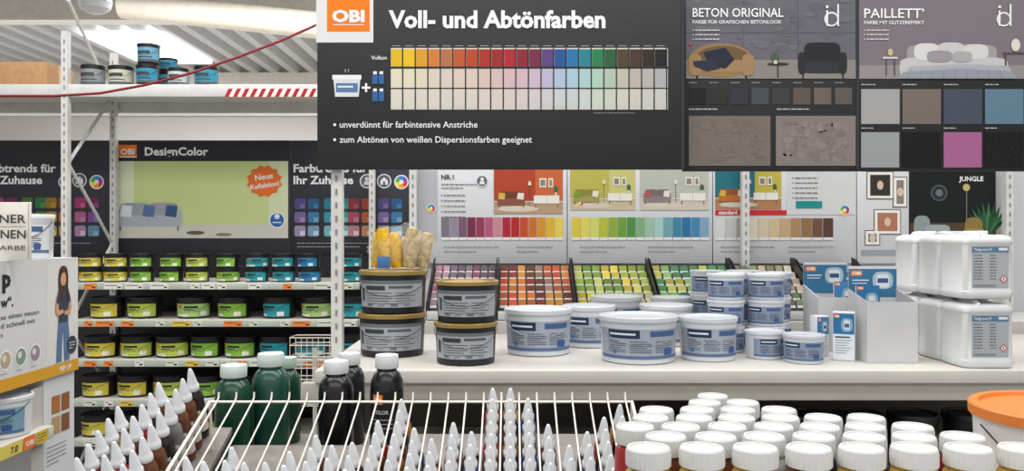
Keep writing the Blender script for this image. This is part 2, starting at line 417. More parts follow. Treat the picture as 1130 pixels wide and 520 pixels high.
# ================= MIDDLE/BACK BOARDS
YB=4.4
def room_pic(c,x0,y0,x1,y1,wall,floor,sf,l=2,accent=None,wall2=None,sd=None):
    w=x1-x0;h=y1-y0; yf=y0+h*0.76
    c.rect(x0,y0,x1,yf,wall,l); c.rect(x0,yf,x1,y1,floor,l)
    if wall2: c.rect(x0+w*0.6,y0,x1,yf,wall2,l+1)
    c.rect(x0,yf-0.5,x1,yf+0.6,'#e6e0d4',l+2)
    c.disc(x0+w*0.35,yf+h*0.14,w*0.3,'#d6ccb8',l+1,20,h*0.06)
    sofa(c,x0+w*0.05,x0+w*0.45,yf-h*0.2,yf+h*0.10,sf,sd or sf,[accent or '#d8c24a','#e8e0d0'],l+3)
    c.rect(x0+w*0.58,yf-h*0.12,x0+w*0.95,yf+h*0.04,'#ece7dc',l+3); c.rect(x0+w*0.765,yf-h*.12,x0+w*.77,yf+h*.04,'#b0a898',l+4)
    for q in (.6,.92): c.rect(x0+w*q,yf+h*0.04,x0+w*(q+.015),yf+h*0.12,'#8a6a4a',l+3)
    for q,ww in ((.66,.1),(.79,.07)): c.rect(x0+w*q,y0+h*0.30,x0+w*(q+ww),y0+h*0.48,'#efe9dd',l+3); c.rect(x0+w*(q+.015),y0+h*0.33,x0+w*(q+ww-.015),y0+h*0.45,'#8f8374',l+4)
    c.disc(x0+w*0.9,yf-h*0.24,w*0.03,'#3f6a42',l+4,10,h*.07); c.rect(x0+w*0.885,yf-h*0.18,x0+w*0.915,yf-h*0.12,'#d8d4cc',l+4)
    c.rect(x0+w*.515,yf-h*.36,x0+w*.520,yf+h*.08,'#3a3632',l+4); c.poly([(x0+w*.495,yf-h*.32),(x0+w*.543,yf-h*.32),(x0+w*.533,yf-h*.40),(x0+w*.505,yf-h*.40)],'#e8e2d2',l+5)
def strip(c,x0,x1,y0,y1,cols,l=2,gap=0.8):
    n=len(cols); w=(x1-x0)/n
    for i,k in enumerate(cols):
        c.rect(x0+i*w,y0,x0+(i+1)*w-gap,y1,k,l)
        c.rect(x0+i*w,y0+(y1-y0)*0.88,x0+(i+1)*w-gap,y1,'#e9e7e2',l+1)
M_wb=mat('white_board','#d5d5d7',0.6,var=0.02)
def b1(c):
    c.rect(462,188,483,290,'#b9b9bd',1)
    c.text('NR.1',487,198,5,'#333333',bold=0.02); c.lines(487,203,40,2,'#888888',4,1.2); 
    for i in range(5): c.rect(487,215+i*6,488.2,216.2+i*6,'#555555',3); c.lines(490,215+i*6,40,1,'#777777',4,1.3,3,i)
    emblem(c,532,200,7,0); emblem(c,476,230,5,2)
    room_pic(c,545,180,621,236,'#b5472c','#b99a7c','#8f5646',accent='#d8b24a',wall2='#c9683c',sd='#74402f')
    strip(c,487,622,240,265,['#7b7680','#94889a','#7a5a72','#7a2f4c','#9a3a58','#b8587a','#c98894','#b0283a','#b42c2c','#c8502a','#d0702a','#d8942c','#e0b430','#e8cc5a'])
    c.lines(490,272,60,2,'#999999',5,1.2); c.lines(570,272,40,2,'#999999',5,1.2)
header(462,625.5,180,291,'sign_board','white colour range board with red living room picture',b1,YB,M_wb)
def b2(c):
    room_pic(c,629,180,701,232,'#bdb456','#c9bb9a','#a39a56',accent='#7aa03c',wall2='#ccc47c',sd='#8f863c')
    room_pic(c,706,180,782,232,'#babeb0','#cfc5b4','#8f8080',accent='#b05a5a',sd='#7a6c6c')
    emblem(c,640,224,4.5,2)
    strip(c,631,783,240,265,['#dcc840','#e0d45a','#d4d46a','#b8c03c','#92ae38','#709e3a','#54904a','#82b080','#a0c0a8','#aaccc4','#72a8b0','#3b8aaa','#2c74a0','#4688b0','#82a8c0'])
    c.lines(640,272,50,2,'#999999',5,1.2); c.lines(715,272,50,2,'#999999',5,1.2)
header(626.5,786,180,291,'sign_board','white colour range board with yellow and green swatches',b2,YB,M_wb)
def b3(c):
    room_pic(c,789,180,862,231,'#2d7480','#b5835a','#c07038',accent='#d8b44a',wall2='#c4b44a',sd='#9c5a2c')
    c.rect(789,232,868,237.5,'#cf2f2f',2); c.text('standard',793,236.6,4,WHITE,3,bold=0.02)
    c.rect(868,180,944,237,'#d6d5d4',1)
    for i in range(5): c.rect(874,196+i*5.5,875.2,197.2+i*5.5,'#555555',3); c.lines(877,196+i*5.5,42,1,'#777777',4,1.3,3,i+9)
    c.rect(878,222,907,230,'#1f8f8c',3); emblem(c,932,232,6,2)
    strip(c,789,920,241,265,['#d8d8d4','#c8c8c4','#a8a49c','#e2d8c2','#d9c9a8','#d4bc94','#c9a980','#b08a60','#94704c','#755540','#5a4238'])
    c.lines(795,272,60,2,'#999999',5,1.2); c.lines(870,272,50,2,'#999999',5,1.2)
header(787,945,180,291,'sign_board','white colour range board with beige and brown swatches',b3,YB,M_wb)
def b4(c):
    for x0,y0,x1,y1,k in ((957,190,985,219,'#3b342f'),(986,196,1000,228,'#8a8078'),(965,232,993,258,'#b0765c'),(955,255,970,270,'#6a6460')):
        c.rect(x0-1,y0-1,x1+1,y1+1,'#6a5a4a',2); c.rect(x0,y0,x1,y1,'#efece8',3); c.rect(x0+3,y0+3,x1-3,y1-3,k,4); c.disc((x0+x1)/2,(y0+y1)/2,3.5,'#d8c0a8',5,14,5)
    c.rect(950,276,996,282,'#9aa0a4',2)
header(946,1003,180,291,'sign_board','pale board with a gallery of small framed pictures',b4,YB,M_wb)
def b5(c):
    c.rect(1004,186,1098,290,'#181c1d',1); c.rect(1004,246,1098,268,'#54402f',2)
    c.disc(1036,213,9,'#5b6466',3,24); c.disc(1036,213,7.6,'#283032',4,24); c.disc(1036,213,4,'#6b7274',5)
    c.blob(1008,238,1026,262,'#8b9796',4,3); c.blob(1020,248,1048,264,'#9ba7a6',5,4); c.rect(1012,262,1013.5,272,'#111111',4); c.rect(1042,262,1043.5,272,'#111111',4)
    c.rect(1066,205,1066.8,262,'#8b8878',3); c.disc(1066,207,4,'#c0ab70',4)
    for a in range(9):
        t=-1.3+a*0.33; tx,ty=1090+22*math.sin(t),258-36*math.cos(t*0.7)
        c.poly([(1089,262),(1091,262),((1090+tx)/2+3,(262+ty)/2),(tx,ty),((1090+tx)/2-3,(262+ty)/2)],('#2f5a3a','#3f7048','#274a30')[a%3],4)
    c.blob(1064,240,1084,262,'#8a7440',5,3); c.blob(1062,252,1086,266,'#9a8348',6,4)
    c.text('JUNGLE',1071,200,5,WHITE,7,w=27,bold=0.02,align='C')
    c.rect(1004,272,1098,290,'#2a2624',3)
header(1003.5,1099,184,291,'sign_board','dark board with jungle style living room picture',b5,YB,M_sign)
bu=root('shelving_unit',(0.8,4.3,0),'white slotted metal rack behind the colour range boards','shelf')
for u in (456,822,1112):
    x=PX(u,4.34)
    vv,ff=slotted_post(x,4.34,0,2.3,0.038); p=part('post',mk('post',vv,ff),bu,M_white,loc=(-0.8,-4.3,0))
    vv,ff=slots(x,4.34,0.5,2.25); part('slot_row',mk('s',vv,ff),p,M_slot,loc=(0,-0.002,0))
part('back_panel',box(-0.55,2.8,4.43,4.46,0,2.2),bu,M_wb,loc=(-0.8,-4.3,0))
cb_=root('base_cabinet',(1.1,4.08,0),'long cream cabinet under the colour card racks','cabinet')
part('body',box(-1.62,1.6,-0.22,0.22,0,1.195,0.004),cb_,M_counter)
# colour card racks
Y0,Y1=3.9,4.28; Z0,Z1=PZ(345,3.9),PZ(299,4.28)
PAL=[[ '#6d5565','#8a707a','#7a3f52','#96586a','#5b4a54','#a8808a','#8a6458'],
     ['#a0502e','#b0342c','#c04a2a','#c87a2c','#b9622c','#7a2f2a','#d3923a','#6a3a2c','#8a6a5a'],
     ['#c4ac38','#bab44a','#9ca43c','#829e34','#c29a3a','#aab25a','#708c38','#beb87a'],
     ['#548a3a','#72a23a','#96a43c','#407a40','#b4b24a','#8aa86a','#c0a84a','#3f704a'],
     ['#a89a80','#b2a08a','#8a8468','#a8945a','#c0b4a0','#80705a','#6f7f5a'],
     ['#8a7868','#98897a','#6a5a50','#a89c90','#7a7470','#88796a','#b9afa4']]
spans=[(476,546),(551,631),(636,720),(726,814),(820,890),(896,962)]
slope=(Z1-Z0)/(Y1-Y0)
ncard=0
for k,(ua,ub) in enumerate(spans):
    xa,xb=PX(ua,4.05),PX(ub,4.05)
    rk=root('colour_card_rack',((xa+xb)/2,3.88,1.2),'sloping black rack for colour sample cards','display rack','colour card racks')
    hw=(xb-xa)/2+0.004
    part('sloping_tray',prism([(0,0),(0.42,0),(0.42,Z1-1.2+0.012),(0.02,Z0-1.2)],'x',-hw,hw),rk,mat('tray_black','#33332f',0.5))
    part('front_strip',box(-hw,hw,-0.008,-0.001,0,0.04,0.001),rk,M_wp)
    for sx in (-hw-0.005,hw):
        part('side_panel',prism([(-0.005,0),(0.425,0),(0.425,Z1-1.2+0.07),(0.37,Z1-1.2+0.06),(-0.005,Z0-1.2+0.045)],'x',sx,sx+0.005),rk,M_bin)
    nc=8 if k<4 else 7; nr=6
    for j in range(nr):
        for i in range(nc):
            y=Y0+0.03+(Y1-Y0)*j/nr
            w=(xb-xa)/nc
            x=xa+w*(i+0.5)
            r_=random.Random(k*100+i*3+ (j//2)*17)
            base=PAL[k][(i+j//2*2+r_.randrange(2))%len(PAL[k])]
            b_=lin(base); t=random.uniform(0.7,1.3)
            me=bpy.data.meshes.new('colour_card')
            h1,h2=0.014,0.047; a_=w*0.40
            g=join(boxg(-a_,a_,-0.001,0.001,0,h1),boxg(-a_,a_,-0.001,0.001,h1,h2))
            me.from_pydata(g[0],[],g[1])
            ca=me.color_attributes.new('Col','FLOAT_COLOR','CORNER')
            for p_ in me.polygons:
                cc_=(0.65,0.64,0.6) if p_.index<6 else [min(1,c_*t) for c_ in b_]
                for li in p_.loop_indices: ca.data[li].color=(*cc_,1)
            me.materials.append(PRINT)
            o=part('colour_card',me,None,None,(x,y,Z0+slope*(y-Y0)+0.004),(-0.6,0,0))
            o['label']='stack of small colour sample cards in the sloping rack'; o['category']='colour card'; o['group']='colour sample cards in the racks'
            ncard+=1

# ================= BIG SIGNS
Y1s=3.0
def s1(c):
    c.rect(349,-12,412,47,'#e2e1df',1); c.rect(361,-12,408,35,OR,2)
    c.text('OBI',384.5,24,12,WHITE,3,w=36,bold=0.045,align='C'); c.rect(367,27,402,27.8,WHITE,3)
    c.text('Voll- und Abtönfarben',429,30.5,18,WHITE,3,w=239,bold=0.034)
    c.rect(430,53,737,121,'#d9d4c8',1)
    row1=['#e0b820','#e8c01e','#dc9c2c','#d47d3a','#b9704a','#c0582e','#bc482a','#ac362a','#9c2c2a','#b42834','#8c2838','#7c2b44','#5f4480','#2a5598','#2a74a8','#2a838f','#2c7f52','#2a6038','#52442f','#4c382a','#342a25','#222222']
    tint=['#dfd9be','#e0d8ba','#ded1b8','#dbcbb8','#d7c8bc','#dac7b8','#dac4b6','#d7beb4','#d4bab5','#d6b4b8','#d0b4be','#cab4c4','#bab4cc','#aebed6','#a8c6d6','#aacaca','#acccb8','#b0c4ac','#c2baa9','#bcb1a6','#b6b0aa','#adadad']
    n=22; w=(736-431.0)/n
    for i in range(n):
        x=431+i*w
        c.rect(x+0.6,54.5,x+w-0.6,73.5,row1[i],2)
        c.rect(x+0.6,76,x+w-0.6,97,tint[i],2)
        a=lin(tint[i]); b=lin('#d7d3c9'); m_=[((p*.35+q*.65))**(1/2.2) for p,q in zip(a,b)]
        c.rect(x+0.6,98.5,x+w-0.6,119,m_,2)
        c.rect(x+2,50.2,x+w-3,51.2,'#9a9a9a',2)
    c.rect(430,73.8,737,75.8,'#242527',3); c.rect(430,97.2,737,98.2,'#242527',3)
    for i in range(n+1): c.rect(430.6+i*w-0.7,53,430.6+i*w+0.6,121,'#242527',3)
    c.text('Vollton',410,66,4.2,WHITE,3,w=17,bold=0.01)
    c.poly([(368,86),(398,86),(396,107),(370,107)],'#dfe0e0',3); c.rect(367,83,399,88,'#f0f0f0',4); c.rect(371,92,395,102,'#5b7ca6',4); c.rect(373,95,390,97,'#e6e6e6',5); c.text('1 l',383,80,3.6,WHITE,3,align='C')
    c.rect(399.5,95.8,409,98.2,WHITE,4); c.rect(403,92.2,405.4,101.8,WHITE,4)
    for yy in (79,98): c.rect(412,yy,416,yy+3,WHITE,4); c.rect(411,yy+3,417,yy+14,'#3565a0',4); c.rect(419,yy,423,yy+3,WHITE,4); c.rect(418,yy+3,424,yy+14,'#3565a0',4)
    for yy,t,w_ in ((141,'unverdünnt für farbintensive Anstriche',152),(157.5,'zum Abtönen von weißen Dispersionsfarben geeignet',212)):
        c.disc(369.5,yy-3.2,1.6,WHITE,3); c.text(t,375,yy,6.8,WHITE,3,w=w_,bold=0.008)
    c.lines(655,124.5,75,1,'#8a8a8a',3,0.8)
    c.rect(751.5,-12,755,187,'#37383b',1)
sg=header(350,755,-12,187,'hanging_sign','large black sign with colour chart for full-tone and tinting paints',s1,Y1s,M_sign,0.02)
part('suspension_rod',tube([((740-350)*Y1s/F,0.01,(199)*Y1s/F-0.01),((740-350)*Y1s/F,0.01,4.6-PZ(187,Y1s))],0.004),sg,M_grey)
Y2s=3.06
def s2(c):
    r=random.Random(4)
    c.rect(757,-12,944,87,'#69666d',1)
    for i in range(60):
        x=r.uniform(768,934); y=r.uniform(-4,58); c.disc(x,y,r.uniform(3,10),r.choice(('#6d6a71','#66636a','#6f6d73','#646168')),2,20,r.uniform(2,6))
    c.rect(757,66,944,87,'#8b857e',3)
    for x in (820,880): c.rect(x,-12,x+0.5,66,'#5f5c63',3)
    c.rect(757,36,944,36.5,'#5f5c63',3)
    c.text('BETON ORIGINAL',764,19,9.5,WHITE,5,w=100,bold=0.012); c.text('FARBE FÜR GRAFISCHEN BETONLOOK',764,26.5,3.8,WHITE,5,w=98,bold=0.01)
    for i in range(3): c.rect(764,33+i*5,765,34+i*5,WHITE,5); c.lines(767,33+i*5,44,1,'#dddddd',4,1.1,5,i)
    c.disc(762,49,1.8,'#d33a2a',5)
    def idl(x,y,bg):
        # thin interlocking i and d
        c.disc(x-5,y-12,1.6,WHITE,7)
        c.rect(x-6,y-8,x-4,y+9,WHITE,7)
        c.disc(x,y+1.5,8,WHITE,5,28); c.disc(x,y+1.5,6.3,bg,6,28)
        c.rect(x+6.2,y-15,x+8.0,y+9,WHITE,7)
        c.text('INTERIOR',x+1,y+16,2.6,WHITE,5,w=17,align='C') if False else None
    idl(917,20,'#69666d')
    c.disc(795,67,36,'#96774f',4,28,19)
    c.disc(797,64,29,'#6f563a',5,28,13); c.blob(768,66,824,80,'#a0805a',6,4)
    c.blob(759,60,774,84,'#a0805a',7,3); c.blob(818,60,832,84,'#a0805a',7,3)
    c.poly([(782,72),(776,58),(800,53),(810,66),(800,76)],'#252a36',8); c.poly([(766,74),(764,68),(786,66),(794,76),(780,79)],'#2d3342',8)
    c.rect(768,83,770,87,'#2a2420',5); c.rect(822,83,824,87,'#2a2420',5)
    c.blob(887,47,927,76,'#26272a',5,5); c.blob(884,68,932,81,'#323337',6,5); c.blob(880,58,889,82,'#2b2c30',7,3); c.blob(925,58,934,82,'#2b2c30',7,3)
    for x in (885,929): c.rect(x,81,x+1.4,87,'#17171a',6)
    c.disc(858,71,12,'#33302c',6,20,1.6); c.rect(857.3,72,858.7,86,'#33302c',5); c.disc(855,64,4,'#4a5f44',7,12,6); c.rect(853,67,857,71,'#c9c2b4',8)
    for i in range(8): 
        cs=['#1c1d1f','#312d2a','#34363a','#484b50','#3f3c3a','#5f544c','#6c6058','#5d5751'][i]
        x=760+i*23; c.rect(x,97,x+19,115.5,cs,2); c.lines(x,91,16,1,'#9a9a9a',3,0.9,3,i)
    c.lines(760,120,52,1,'#bbbbbb',3,1.3,3); c.lines(857,120,60,1,'#bbbbbb',3,1.3,3)
    c.rect(760,128,850,183,'#776d65',2); c.rect(856,128,944,183,'#857b75',2)
    for i in range(80): c.disc(r.uniform(866,934),r.uniform(134,177),r.uniform(1.5,7),r.choice(('#7f756f','#8c827c','#898079','#7d736d')),3,18,r.uniform(1.5,5))
    for i in range(50): c.disc(r.uniform(767,843),r.uniform(133,178),r.uniform(1.5,6),r.choice(('#746a62','#7a7068')),3,18,r.uniform(1.5,4))
    c.rect(945,-12,947.5,187,'#3a3b3e',2)
    c.rect(948,-12,1180,87,'#7d7379',1); c.rect(948,72,1180,87,'#948d8b',2)
    c.text('PAILLETT’',953,20,10,WHITE,5,w=66,bold=0.012); c.text('FARBE MIT GLITZEREFFEKT',953,27,3.6,WHITE,5,w=66,bold=0.01); 
    for i in range(3): c.rect(953,33+i*5,954,34+i*5,WHITE,5); c.lines(956,33+i*5,40,1,'#dddddd',4,1.1,5,i+3)
    idl(1107,20,'#7d7379')
    c.blob(1000,49,1100,84,'#a39c9b',3,6)
    c.blob(992,63,1112,87,'#c6c3c2',4,5)
    c.blob(1008,48,1036,67,'#d9d6d4',5,3); c.blob(1034,47,1064,66,'#cbc7c5',5,3); c.blob(1062,49,1090,66,'#d4d0ce',5,3); c.blob(1022,56,1050,69,'#9d959a',6,3); c.blob(1050,57,1072,69,'#afa8aa',6,3)
    c.poly([(990,87),(1004,74),(1060,71),(1112,73),(1120,87)],'#acaeb3',6); c.poly([(990,87),(996,80),(1060,76),(1117,79),(1120,87)],'#959aa2',7)
    for i in range(9): c.poly([(1000+i*13,87),(1001.2+i*13,87),(1006+i*12,77.5),(1005+i*12,77.5)],'#8a8f98',8)
    c.rect(974,63,990,65,'#d8d4d0',4); c.rect(977,65,978.2,84,'#4f4844',4); c.rect(986,65,987.2,84,'#4f4844',4); c.disc(982,58,3,'#c9b98a',5,14,4)
    c.rect(1106,58,1130,60,'#5a4c44',4); c.rect(1108,60,1110,84,'#5a4c44',4); c.disc(1120,50,5,'#dcd6cc',5,14,7)
    for i in range(5):
        x=950+i*45.5; c.rect(x,98.5,x+42.5,137,['#a5a3a2','#776c64','#484f5b','#617e90','#7a7f88'][i],2)
        c.lines(x,93,26,1,'#bbbbbb',3,1.1,3,i)
        c.rect(x,146,x+42,185,['#9b9c9d','#111213','#a5628c','#131416','#2a2a2c'][i],2); c.lines(x,141,22,1,'#bbbbbb',3,1.1,3,i+6)
    for i in range(30): 
        x=r.uniform(1089,1128); y=r.uniform(148,183); c.disc(x,y,0.35,'#5a5f68',3,5)
sg2=header(753.5,1180,-12,189,'hanging_sign','large dark sign with concrete-look and glitter effect paint samples',s2,Y2s,M_sign,0.02)
for u in (780,1150):
    part('suspension_rod',tube([((u-753.5)*Y2s/F,0.01,(200)*Y2s/F),((u-753.5)*Y2s/F,0.01,4.6-PZ(189,Y2s))],0.004),sg2,M_grey)

# ================= COUNTER
ZC=1.15
ct=root('sales_counter',(0.7,3.2,0),'long cream metal counter shelf carrying buckets and canisters','counter')
cl=(-0.7,-3.2,0)
CX0=PX(347,2.72)
part('worktop',box(CX0,2.6,2.72,3.72,ZC-0.045,ZC,0.004),ct,M_counter,loc=cl)
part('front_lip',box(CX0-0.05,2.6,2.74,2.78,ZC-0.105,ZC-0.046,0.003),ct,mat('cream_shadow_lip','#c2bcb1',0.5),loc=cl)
part('back_board',box(CX0,2.6,3.68,3.71,0,ZC-0.05),ct,mat('back_board_brown','#6f675f',0.6),loc=cl)
part('shelf_board',box(CX0,2.6,2.8,3.67,0.72,0.74),ct,M_counter,loc=cl)
part('side_panel',box(CX0,CX0+0.02,2.8,3.67,0,ZC-0.106),ct,M_counter,loc=cl)
px=PX(372.5,3.05); vv,ff=slotted_post(px,3.05,ZC,2.6,0.04)
po=root('slotted_post',(px,3.05,ZC+0.001),'white slotted metal upright holding the hanging sign','post')
part('post',mk('post',vv,ff),po,M_white,loc=(-px,-3.05,-ZC))
vv,ff=slots(px,3.05,ZC+0.05,2.5); part('slot_row',mk('s',vv,ff),po,M_slot,loc=(-px,-3.053,-ZC))
def art_black(c,r,h,col):
    a=r*1.15
    c.rect(-a,-h*0.78,a,-h*0.16,col,1,16); c.rect(-a,-h*0.78,a,-h*0.70,'#707478',2,16)
    c.rect(-r*0.75,-h*0.66,-r*0.1,-h*0.56,'#3c4044',3,6); c.rect(0,-h*0.66,r*0.7,-h*0.60,'#5a6068',3,6)
    for i in range(5): 
        c.rect(-r*0.75,-h*(0.5-0.06*i),r*(0.0 if i%2 else 0.1),-h*(0.485-0.06*i),'#4d5257',3,6); c.rect(r*0.2,-h*(0.5-0.06*i),r*(0.8 if i%2 else 0.65),-h*(0.485-0.06*i),'#4d5257',3,6)
    for i in range(4): c.rect(r*(-0.7+0.38*i),-h*0.26,r*(-0.5+0.38*i),-h*0.19,'#8a8f96' if i%2 else '#6a7078',3,2)
    c.rect(-r*0.98,-h*0.6,-r*0.84,-h*0.3,'#50555a',3,2)
for u,Y,r,h in ((433,3.1,0.125,0.159),(514,2.9,0.109,0.145)):
    x=PX(u,Y)
    for j in range(2):
        can_proto('paint_bucket',r,h,'#a9adb1','black paint bucket with gold lid and grey label'+(', stacked on another' if j else ''),'bucket','black buckets with gold lids',(x+0.004*j,Y,ZC+0.001+j*(h+0.0005)),lidmat=M_gold,art=art_black,n=40)
bz=ZC+0.002+2*0.1595
bg=root('roller_bag',(PX(443,3.1),3.1,bz+0.001),'clear bag of yellow and beige paint roller sleeves on a bucket','bag')
M_y=mat('yellow_fleece','#dcae22',0.9,var=0.3,scale=60); M_b=mat('beige_fleece','#bfa87e',0.9,var=0.4,scale=50); M_bl=mat('blue_print','#3d6ea8',0.5)
for i,(x,y,m_,tl) in enumerate(((-0.088,-0.01,M_y,0.05),(-0.050,-0.055,M_y,-0.1),(-0.055,0.05,M_y,0.12),(-0.01,-0.040,M_y,-0.12),(0.035,-0.055,M_b,0.1),(0.0,0.035,M_b,0.15),(0.078,-0.015,M_b,0.2),(0.05,0.045,M_b,-0.06))):
    hh=1.0+0.14*math.sin(i*2.1)
    part('roller_sleeve',lathe([(0,0),(0.020,0.002),(0.025,0.012),(0.026,0.06),(0.025,0.115*hh),(0.020,0.132*hh),(0.010,0.134*hh),(0.010,0.126*hh),(0,0.126*hh)],16),bg,m_,loc=(x,y,0.006),rot=(0,tl,0),label='yellow sleeve' if m_ is M_y else 'beige sleeve')
part('paper_band',box(-0.078,-0.03,-0.088,-0.084,0.006,0.05,0.001),bg,M_bl)
bm=bmesh.new(); bmesh.ops.create_icosphere(bm,subdivisions=5,radius=1)
for v_ in bm.verts:
    p=v_.co; k=1+0.07*math.sin(9*p.x+3*p.z)+0.06*math.sin(13*p.y+7*p.x)+0.04*math.sin(31*p.z+17*p.x)
    z=p.z
    v_.co=Vector((p.x*0.130*k*(1-0.25*max(0,z)),p.y*0.098*k,0.086+z*0.084*(1+0.12*math.sin(7*p.x+2*p.y))))
me=bpy.data.meshes.new('film'); bm.to_mesh(me); bm.free()
for p in me.polygons: p.use_smooth=True
part('plastic_film',me,bg,mat('clear_film','#e8e8e8',0.08,alpha=0.12,var=0))
def art_white(c,r,h,col):
    a=r*1.3
    c.rect(-a,-h*0.76,a,-h*0.12,col,1,18)
    c.rect(-r*0.95,-h*0.74,-r*0.1,-h*0.56,'#28364c',2,8); c.rect(-r*0.9,-h*0.67,-r*0.2,-h*0.63,'#dfe5ee',3,6)
    c.rect(r*0.15,-h*0.72,r*0.95,-h*0.60,'#46618c',2,8)
    for i in range(6):
        for (p,q) in ((-0.95,-0.45),(-0.35,0.2),(0.3,0.9)):
            c.rect(r*p,-h*(0.5-0.045*i),r*(q-(0.12 if (i*7+int(p*10))%3==0 else 0)),-h*(0.484-0.045*i),'#4a5364',2,4)
    c.rect(-a,-h*0.19,a,-h*0.12,'#5d7094',2,18)
    c.rect(r*0.55,-h*0.34,r*0.85,-h*0.2,'#3a5a90',3,3); c.disc(-r*0.75,-h*0.27,h*0.05,'#3a7ab0',3)
for u,Y,r,h,lab in ((594,3.13,0.126,0.172,'white paint bucket with grey-blue label on the counter'),(704,2.95,0.138,0.163,'large white paint bucket with blue label at counter edge'),(781,2.98,0.103,0.155,'medium white paint bucket with printed label'),(650,3.34,0.105,0.165,'white paint bucket standing behind the others'),(680,3.59,0.11,0.185,'white paint bucket standing behind the others'),(735,3.38,0.105,0.165,'white paint bucket standing behind the others'),(741,3.60,0.09,0.18,'white paint bucket standing behind the others')):
    can_proto('paint_bucket',r,h,'#a3a9b4',lab,'bucket','white buckets on the counter',(PX(u,Y),Y,ZC+0.001),lidmat=M_wp2,bodymat=M_wp2,art=art_white,n=44)
tb=None
cols=[(0.83,3.17,3),(0.985,3.17,3),(0.907,3.325,3),(1.065,3.325,3),(0.99,3.485,3),(0.835,3.49,3),(1.038,2.9,1),(0.93,3.005,1)]
for x,y,n_ in cols:
    for j in range(n_):
        loc=(x+random.uniform(-.002,.002),y,ZC+0.001+j*0.1005); lab='small white paint tub with blue-grey label'+(' in a stack' if n_>1 else ' on the counter')
        if tb is None: tb=can_proto('paint_tub',0.070,0.1,'#8994a8',lab,'tub','small white tubs on the counter',loc,lidmat=M_wp2,bodymat=M_wp2,art=art_white,n=32,handle=False)
        else: clone(tb,loc,(0,0,random.uniform(-.5,.5)),lab)
# displays with leaflets
M_cb=mat('white_card_display','#c9c8c8',0.7,var=0.03)
def leaflet_canvas(w,h,k=0):
    c=Canvas(1.0)
    c.rect(-w/2,-h,w/2,0,'#dde2e6',1); c.rect(-w/2,-h,w/2,-h*0.55,['#2f6f9f','#3f7fae','#8fb0c4'][k],2); c.rect(-w/2+0.003,-h+0.004,-w/2+w*0.30,-h+0.016,OR,3)
    c.text('OBI',-w/2+0.003+w*0.14,-h+0.013,0.006,WHITE,4,w=w*0.2,align='C',bold=0.03)
    c.blob(-w*0.12,-h*0.9,w*0.42,-h*0.6,'#86a6ba',3,3); c.blob(w*0.0,-h*0.86,w*0.3,-h*0.64,'#d4d8dc',4,4); c.rect(w*0.04,-h*.78,w*.26,-h*.70,'#3a5f96',5)
    c.rect(-w*0.4,-h*0.5,w*0.3,-h*0.47,'#33404c',3)
    for i in range(6): c.rect(-w*0.4,-h*0.42+i*0.009,w*(0.35-0.1*(i%3)),-h*0.42+i*0.009+0.002,'#6f7a84',3)
    return c
def display(u0,u1,Y,hz,label,hb=0.09,hh=0.0):
    w=(u1-u0)*Y/F; x=PX((u0+u1)/2,Y)
    o=root('leaflet_display',(x,Y,ZC+0.001),label,'display box')
    def side(xx): return ([(xx,0.003,0),(xx+0.003,0.003,0),(xx+0.003,0.16,0),(xx,0.16,0),(xx,0.003,hz),(xx+0.003,0.003,hz),(xx+0.003,0.16,hz+hb),(xx,0.16,hz+hb)],[(0,3,2,1),(4,5,6,7),(0,1,5,4),(1,2,6,5),(2,3,7,6),(3,0,4,7)])
    v1,f1=join(boxg(-w/2,w/2,0,0.003,0,hz),side(-w/2),side(w/2-0.003),boxg(-w/2,w/2,0.16,0.163,0,hz+hb+hh),boxg(-w/2+.003,w/2-.003,0.003,0.16,0,0.003))
    part('carton',mk('c',v1,f1),o,M_cb)
    if hh:
        c=Canvas(1.0); zt_=hz+hb+hh; zb_=hz+0.005
        c.rect(-w/2,-zt_,w/2,-zb_,'#3a7399',1); c.rect(-w/2,-zt_,w/2,-zt_+0.010,'#d8dcde',2); c.rect(-w/2+0.008,-zt_+0.016,-w/2+0.05,-zt_+0.036,OR,2); c.text('OBI',-w/2+0.029,-zt_+0.031,0.010,WHITE,3,w=0.032,bold=0.03,align='C')
        c.blob(w*0.0,-zt_+0.02,w*0.42,-zt_+0.085,'#a9c0cc',2,3); c.blob(w*0.08,-zt_+0.03,w*0.34,-zt_+0.08,'#dfe3e6',3,5); c.rect(w*0.1,-zt_+0.045,w*0.32,-zt_+0.062,'#345a8a',4)
        c.rect(-w*0.42,-zt_+0.05,-w*0.08,-zt_+0.054,'#e4e8ea',2); c.rect(-w*0.42,-zt_+0.062,-w*0.12,-zt_+0.065,'#e4e8ea',2)
        part('printed_header',c.flat((0,0.1595,0),(1,0,0),(0,0,1),e=0.0004),o,PRINT)
    return o,x,w
d_,x_,w_=display(957,1013,2.87,0.215,'tall white cardboard display box with blue printed header',0.035,0.085)
def leaflet(x,y,z,w,h,k,rot,lab):
    c=leaflet_canvas(w,h,k)
    o=root('leaflet',(x,y,z),lab,'leaflet','leaflets and packets on the counter',rot)
    part('card',box(-w/2,w/2,-0.004,0.004,0,h),o,M_wp)
    part('printed_artwork',c.flat((0,-0.0045,0),(1,0,0),(0,0,1),e=0.0004),o,PRINT)
leaflet(x_-0.041,2.96,ZC+0.006,0.085,0.262,0,(-0.08,0,0),'blue paint leaflet standing in a cardboard display')
d_,x_,w_=display(903,953,3.15,0.21,'white cardboard display box with blue header and leaflets',0.04,0.09)
leaflet(x_+0.042,3.21,ZC+0.006,0.078,0.262,1,(-0.08,0,0),'blue paint leaflet standing in a cardboard display')
